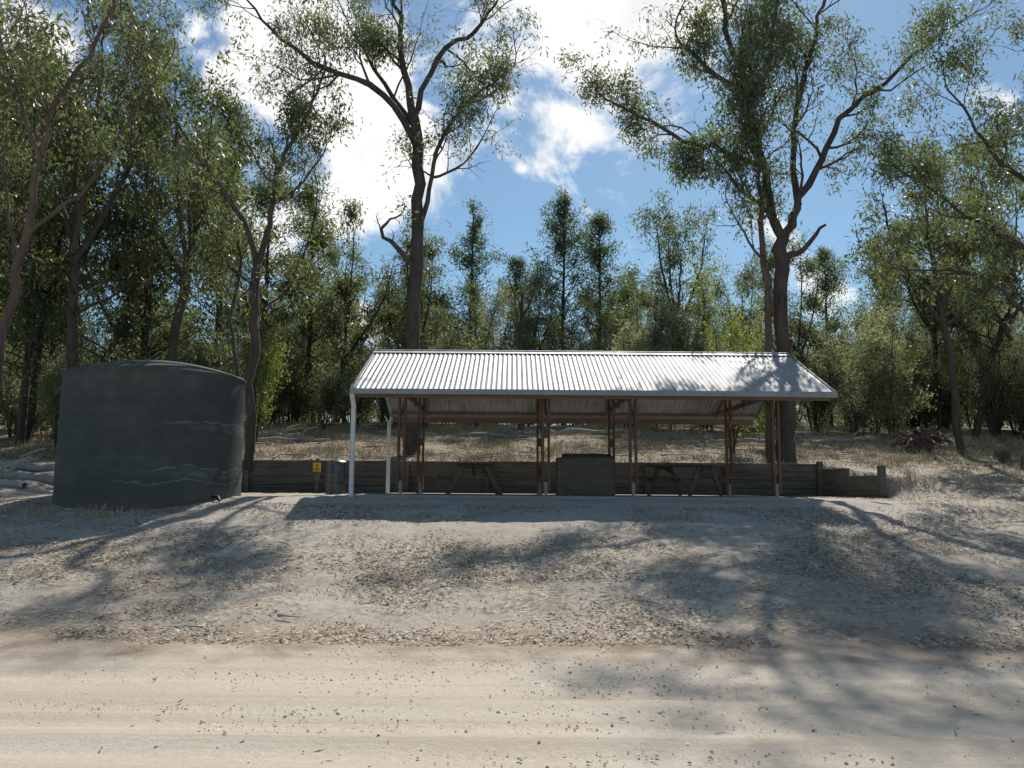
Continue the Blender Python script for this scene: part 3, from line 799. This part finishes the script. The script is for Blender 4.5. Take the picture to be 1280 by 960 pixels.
def blades(name, x, y, h, w, mat, seed, lean=.35):
    r2 = np.random.default_rng(seed); n = len(x); z = gz(x, y) - .02
    a = r2.uniform(0, 6.28, n); b = np.stack([np.cos(a), np.sin(a), 0 * a], 1)
    l = np.stack([r2.normal(0, lean, n), r2.normal(0, lean, n), np.ones(n)], 1)
    p0 = np.stack([x, y, z], 1); m = p0 + l * h[:, None] * .55; t_ = p0 + l * h[:, None] * np.array([1.25, 1.25, .95])
    V = np.stack([p0 - b * w[:, None], p0 + b * w[:, None], m + b * w[:, None] * .8, m - b * w[:, None] * .8, t_ + b * w[:, None] * .15, t_ - b * w[:, None] * .15], 1).reshape(-1, 3)
    k = np.arange(n)[:, None] * 6
    Q = np.concatenate([k + [0, 1, 2, 3], k + [3, 2, 4, 5]], 1).reshape(-1, 4)
    put(name, quadmesh(name, V, Q, [mat]))
cx, cy = cand(3800, -18, 20, 24.6, 40, .3, -.08)
cx2, cy2 = cand(260, 10, 18, 17, 25, .4, 0.05); cx3 = r.uniform(-9.4, -6.4, 9); cy3 = r.uniform(15.1, 15.7, 9)
cx4, cy4 = cand(300, -9, 10, 9.5, 15, .5, .1)
cx = np.concatenate([cx, cx2, cx3, cx4]); cy = np.concatenate([cy, cy2, cy3, cy4])
hh = np.concatenate([np.full(len(cx) - 9 - len(cx4), .22), np.full(9, .2), np.full(len(cx4), .05)])
gx = np.repeat(cx, 22) + r.normal(0, .12, len(cx) * 22); gy = np.repeat(cy, 22) + r.normal(0, .12, len(cx) * 22)
hh = np.repeat(hh, 22) * r.uniform(.4, 1.3, len(gx))
blades("dry_grass", gx, gy, hh, np.full(len(gx), .005) + hh * .009, M_straw, 6)
t = Tree(66, 5)
sx_, sy_ = r.uniform(-14, 16, 340), np.concatenate([r.uniform(24.6, 36, 260), r.uniform(8.6, 15, 80)])
for a, b in zip(sx_, sy_):
    l = r.uniform(.12, .45) if b < 20 else r.uniform(.5, 2.0); an = r.uniform(0, 6.28); g = G(a, b) + .03
    e = (a + math.cos(an) * l, b + math.sin(an) * l * .6); m = ((a + e[0]) / 2 + r.normal(0, .05), (b + e[1]) / 2 + r.normal(0, .05))
    ge = G(*e) + .03
    t.w.tube([(a, b, g), (m[0], m[1], (g + ge) / 2 + .03 * l), (e[0], e[1], ge + r.uniform(0, .12) * l)], [.005 + .014 * l, .004 + .01 * l, .003], 4)
V = np.concatenate(t.w.V); Q = np.concatenate(t.w.Q)
put("fallen_twigs", quadmesh("fallen_twigs", V, Q, [M_dead], None, np.ones(len(Q), bool)))

# ------------------------------------------------------------------ sky and sun
SUN_AZ, SUN_EL = R(14), R(46)
w = bpy.data.worlds.new("World"); scene.world = w; w.use_nodes = True
nt = w.node_tree; nt.nodes.clear()
out = N(nt, "ShaderNodeOutputWorld"); bg = N(nt, "ShaderNodeBackground"); bg.inputs[1].default_value = .092
sky = N(nt, "ShaderNodeTexSky", sky_type='NISHITA'); sky.sun_disc = False
sky.sun_elevation = SUN_EL; sky.sun_rotation = SUN_AZ; sky.dust_density = .4; sky.air_density = 1.0; sky.ozone_density = 1.0; sky.altitude = 300
skyc = mix(nt, 1.0, sky.outputs[0], (.82, 1.02, 1.06), "MULTIPLY")
tc = N(nt, "ShaderNodeTexCoord"); nrm = N(nt, "ShaderNodeVectorMath", operation='NORMALIZE'); nt.links.new(tc.outputs["Generated"], nrm.inputs[0])
dirv = nrm.outputs[0]
tot = None
for az, el, rad, amp in ((-14, 23, 11, .27), (-9.5, 20, 6, .14), (-18, 28, 6, .16), (5, 31, 11, .30), (1.5, 23.2, 3.0, .04), (-12, 14, 7, .14), (9, 37, 12, .3), (-25, 14, 6, .14), (10, 22, 3.5, .08), (-40, 30, 16, .25), (50, 25, 14, .25), (-4, 25, 5, .06)):
    v = Vector((math.sin(R(az)) * math.cos(R(el)), math.cos(R(az)) * math.cos(R(el)), math.sin(R(el))))
    d = N(nt, "ShaderNodeVectorMath", operation='DOT_PRODUCT'); nt.links.new(dirv, d.inputs[0]); d.inputs[1].default_value = v
    b = maprange(nt, d.outputs["Value"], math.cos(R(rad)), 1.0, 0, amp)
    tot = b if tot is None else math_(nt, 'ADD', tot, b)
cn = noiseN(nt, 6.5, 10, .62, dirv, .5)
cf = maprange(nt, math_(nt, 'ADD', math_(nt, 'MULTIPLY', math_(nt, 'SUBTRACT', cn, .5), 1.7), tot), .10, .34)
cc = ramp(nt, noiseN(nt, 11, 7, .6, dirv), [(.3, (9.6, 9.7, 9.8)), (.6, (13.5, 13.2, 12.8))])
nt.links.new(mix(nt, math_(nt, 'MULTIPLY', cf, .95), skyc, cc), bg.inputs[0]); nt.links.new(bg.outputs[0], out.inputs[0])

sl = bpy.data.lights.new("sun", 'SUN'); sl.energy = 5.0; sl.angle = R(.5); sl.color = (1, .955, .88)
so = bpy.data.objects.new("sun", sl); COL.objects.link(so)
sd = Vector((math.sin(SUN_AZ) * math.cos(SUN_EL), math.cos(SUN_AZ) * math.cos(SUN_EL), math.sin(SUN_EL)))
so.rotation_euler = sd.to_track_quat('Z', 'Y').to_euler(); so.location = (0, 0, 40)

# ------------------------------------------------------------------ camera
cd = bpy.data.cameras.new("camera"); cam = bpy.data.objects.new("camera", cd); COL.objects.link(cam)
cd.sensor_width = 36; cd.lens = 29.14; cd.clip_end = 3000; cd.clip_start = .05
cam.matrix_world = Matrix.Translation((0, 0, 1.6)) @ Matrix.Rotation(R(97.04), 4, 'X') @ Matrix.Rotation(R(.45), 4, 'Z')
scene.camera = cam
scene.view_settings.view_transform = 'Standard'; scene.view_settings.look = 'None'; scene.view_settings.exposure = 0
